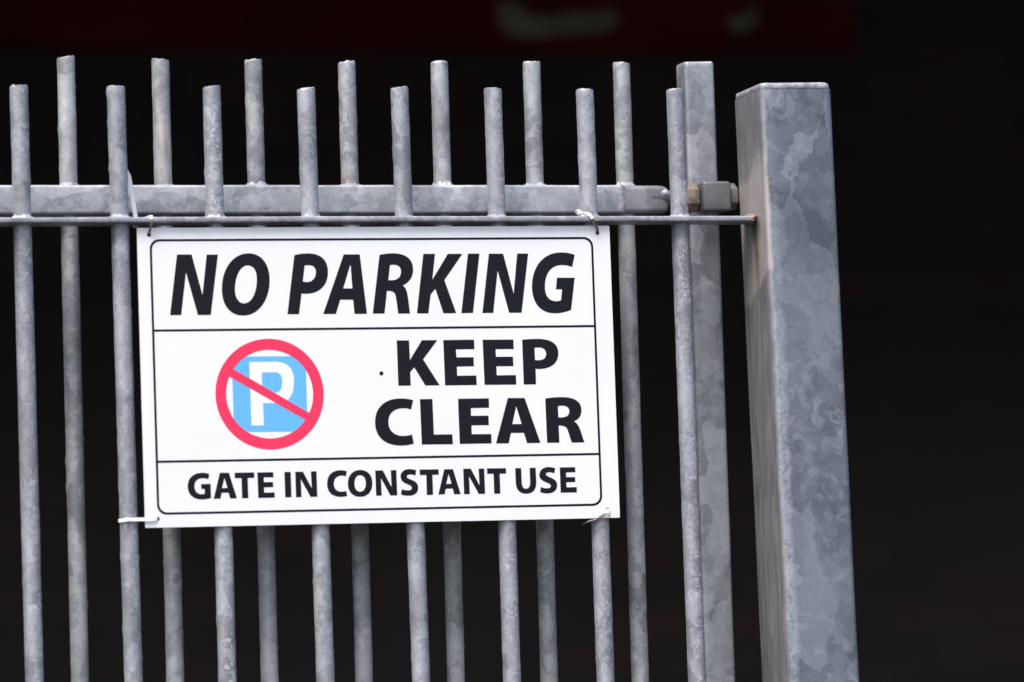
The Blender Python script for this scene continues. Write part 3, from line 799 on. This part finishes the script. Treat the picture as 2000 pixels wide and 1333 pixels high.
# top left
hA = S2W(.0136, -.0070)
bA = (hA.x, -.0125, 2.10)
e = tie("cable tie with long white upright tail at the top left corner of the sign", bA, None, [
    ("tie_band", [hA + Vector((0, .006, -.0005)), hA + Vector((0, .0005, .0002)), hA + Vector((.0003, -.003, .003)), (hA.x + .0012, -.0212, 2.0965), (hA.x + .0016, -.0218, 2.1015)],
     dict(w=.0027, t=.0010), M_NYLON_BROWN),
    ("tie_band", [(hA.x + .0016, -.0218, 2.1015), (hA.x + .0013, -.0205, 2.1052), (hA.x + .0006, -.012, 2.1056), (hA.x - .001, .015, 2.1054), (hA.x - .004, .0215, 2.1010), (hA.x - .007, .0224, 2.0990)],
     dict(w=.0032, t=.0012), M_NYLON),
    ("tie_tail", [(hA.x - .0080, .0225, 2.1000), (1.0798, .0222, 2.1080), (1.0778, .0218, 2.122), (1.0752, .0212, 2.142), (1.0715, .0205, 2.163)],
     dict(w=.0048, t=.0011, taper=.12), M_NYLON)])
head(e, (hA.x - .0080, .0228, 2.0990), bA)
# top right
hB = S2W(.5388, -.0072)
bB = (hB.x, -.0125, 2.10)
e = tie("cable tie curving from the sign's top right corner over the rail to a bar foot", bB, None, [
    ("tie_band", [hB + Vector((0, .006, -.0005)), hB + Vector((0, .0003, .0004)), hB + Vector((-.0018, -.004, .005)), (hB.x - .0060, -.0200, 2.0955), (hB.x - .0085, -.0226, 2.1010)],
     dict(w=.0032, t=.0010), M_NYLON_BROWN),
    ("tie_band", [(hB.x - .0085, -.0226, 2.1010), (hB.x - .0122, -.0214, 2.1062), (hB.x - .0165, -.0168, 2.1088), (hB.x - .0205, -.0135, 2.1082), (hB.x - .0215, -.0118, 2.1120), (hB.x - .0190, .004, 2.1110), (hB.x - .010, .012, 2.1075)],
     dict(w=.0034, t=.0012), M_NYLON)])
# bottom left, round the second bar
hC = S2W(.0143, -.3270)
xb2 = 1.0566 + (1.0594 - 1.0566) * (2.2541 - hC.z) / (2.2541 - 1.58)
bC = (hC.x, -.0125, hC.z)
zc = hC.z
e = tie("short cable tie pulled sideways round a bar at the sign's bottom left corner", bC, None, [
    ("tie_band", [hC + Vector((.0005, .006, 0)), hC + Vector((-.0005, .0002, 0)), hC + Vector((-.004, -.0016, -.0001)), (hC.x - .014, -.0146, zc - .0002), (xb2 + .008, -.0122, zc), (xb2, -.0114, zc + .0001), (xb2 - .0078, -.0080, zc - .0004),
                  (xb2 - .0108, -.001, zc - .0006), (xb2 - .009, .009, zc), (xb2, .0122, zc - .001), (xb2 + .010, .008, zc)],
     dict(w=.0038, t=.0011, up=Vector((0, 0, 1))), M_NYLON)])
bC2 = Vector((xb2 - .0002, -.0134, zc)); head(e, bC2 + Vector((-.004, .0012, -.0003)), bC, (.0048, .0026, .0048))
# bottom right
hD = S2W(.5391, -.3268)
bD = (hD.x, -.0125, hD.z)
zd = hD.z
e = tie("dull cable tie bowed under the sign's bottom right corner to a bar", bD, None, [
    ("tie_band", [hD + Vector((0, .006, 0)), hD + Vector((0, -.0004, 0)), hD + Vector((-.001, -.0030, -.003)), (hD.x - .004, -.0150, zd - .0058)], dict(w=.0034, t=.001), M_SIGN),
    ("tie_band", [(hD.x - .004, -.0150, zd - .0058), (hD.x - .008, -.0158, zd - .0085), (hD.x - .014, -.0150, zd - .0118), (hD.x - .0200, -.0128, zd - .0130), (hD.x - .0245, -.0090, zd - .0145), (hD.x - .0262, 0, zd - .016), (hD.x - .024, .006, zd - .016)],
     dict(w=.0036, t=.0011), M_NYLON_BROWN)])
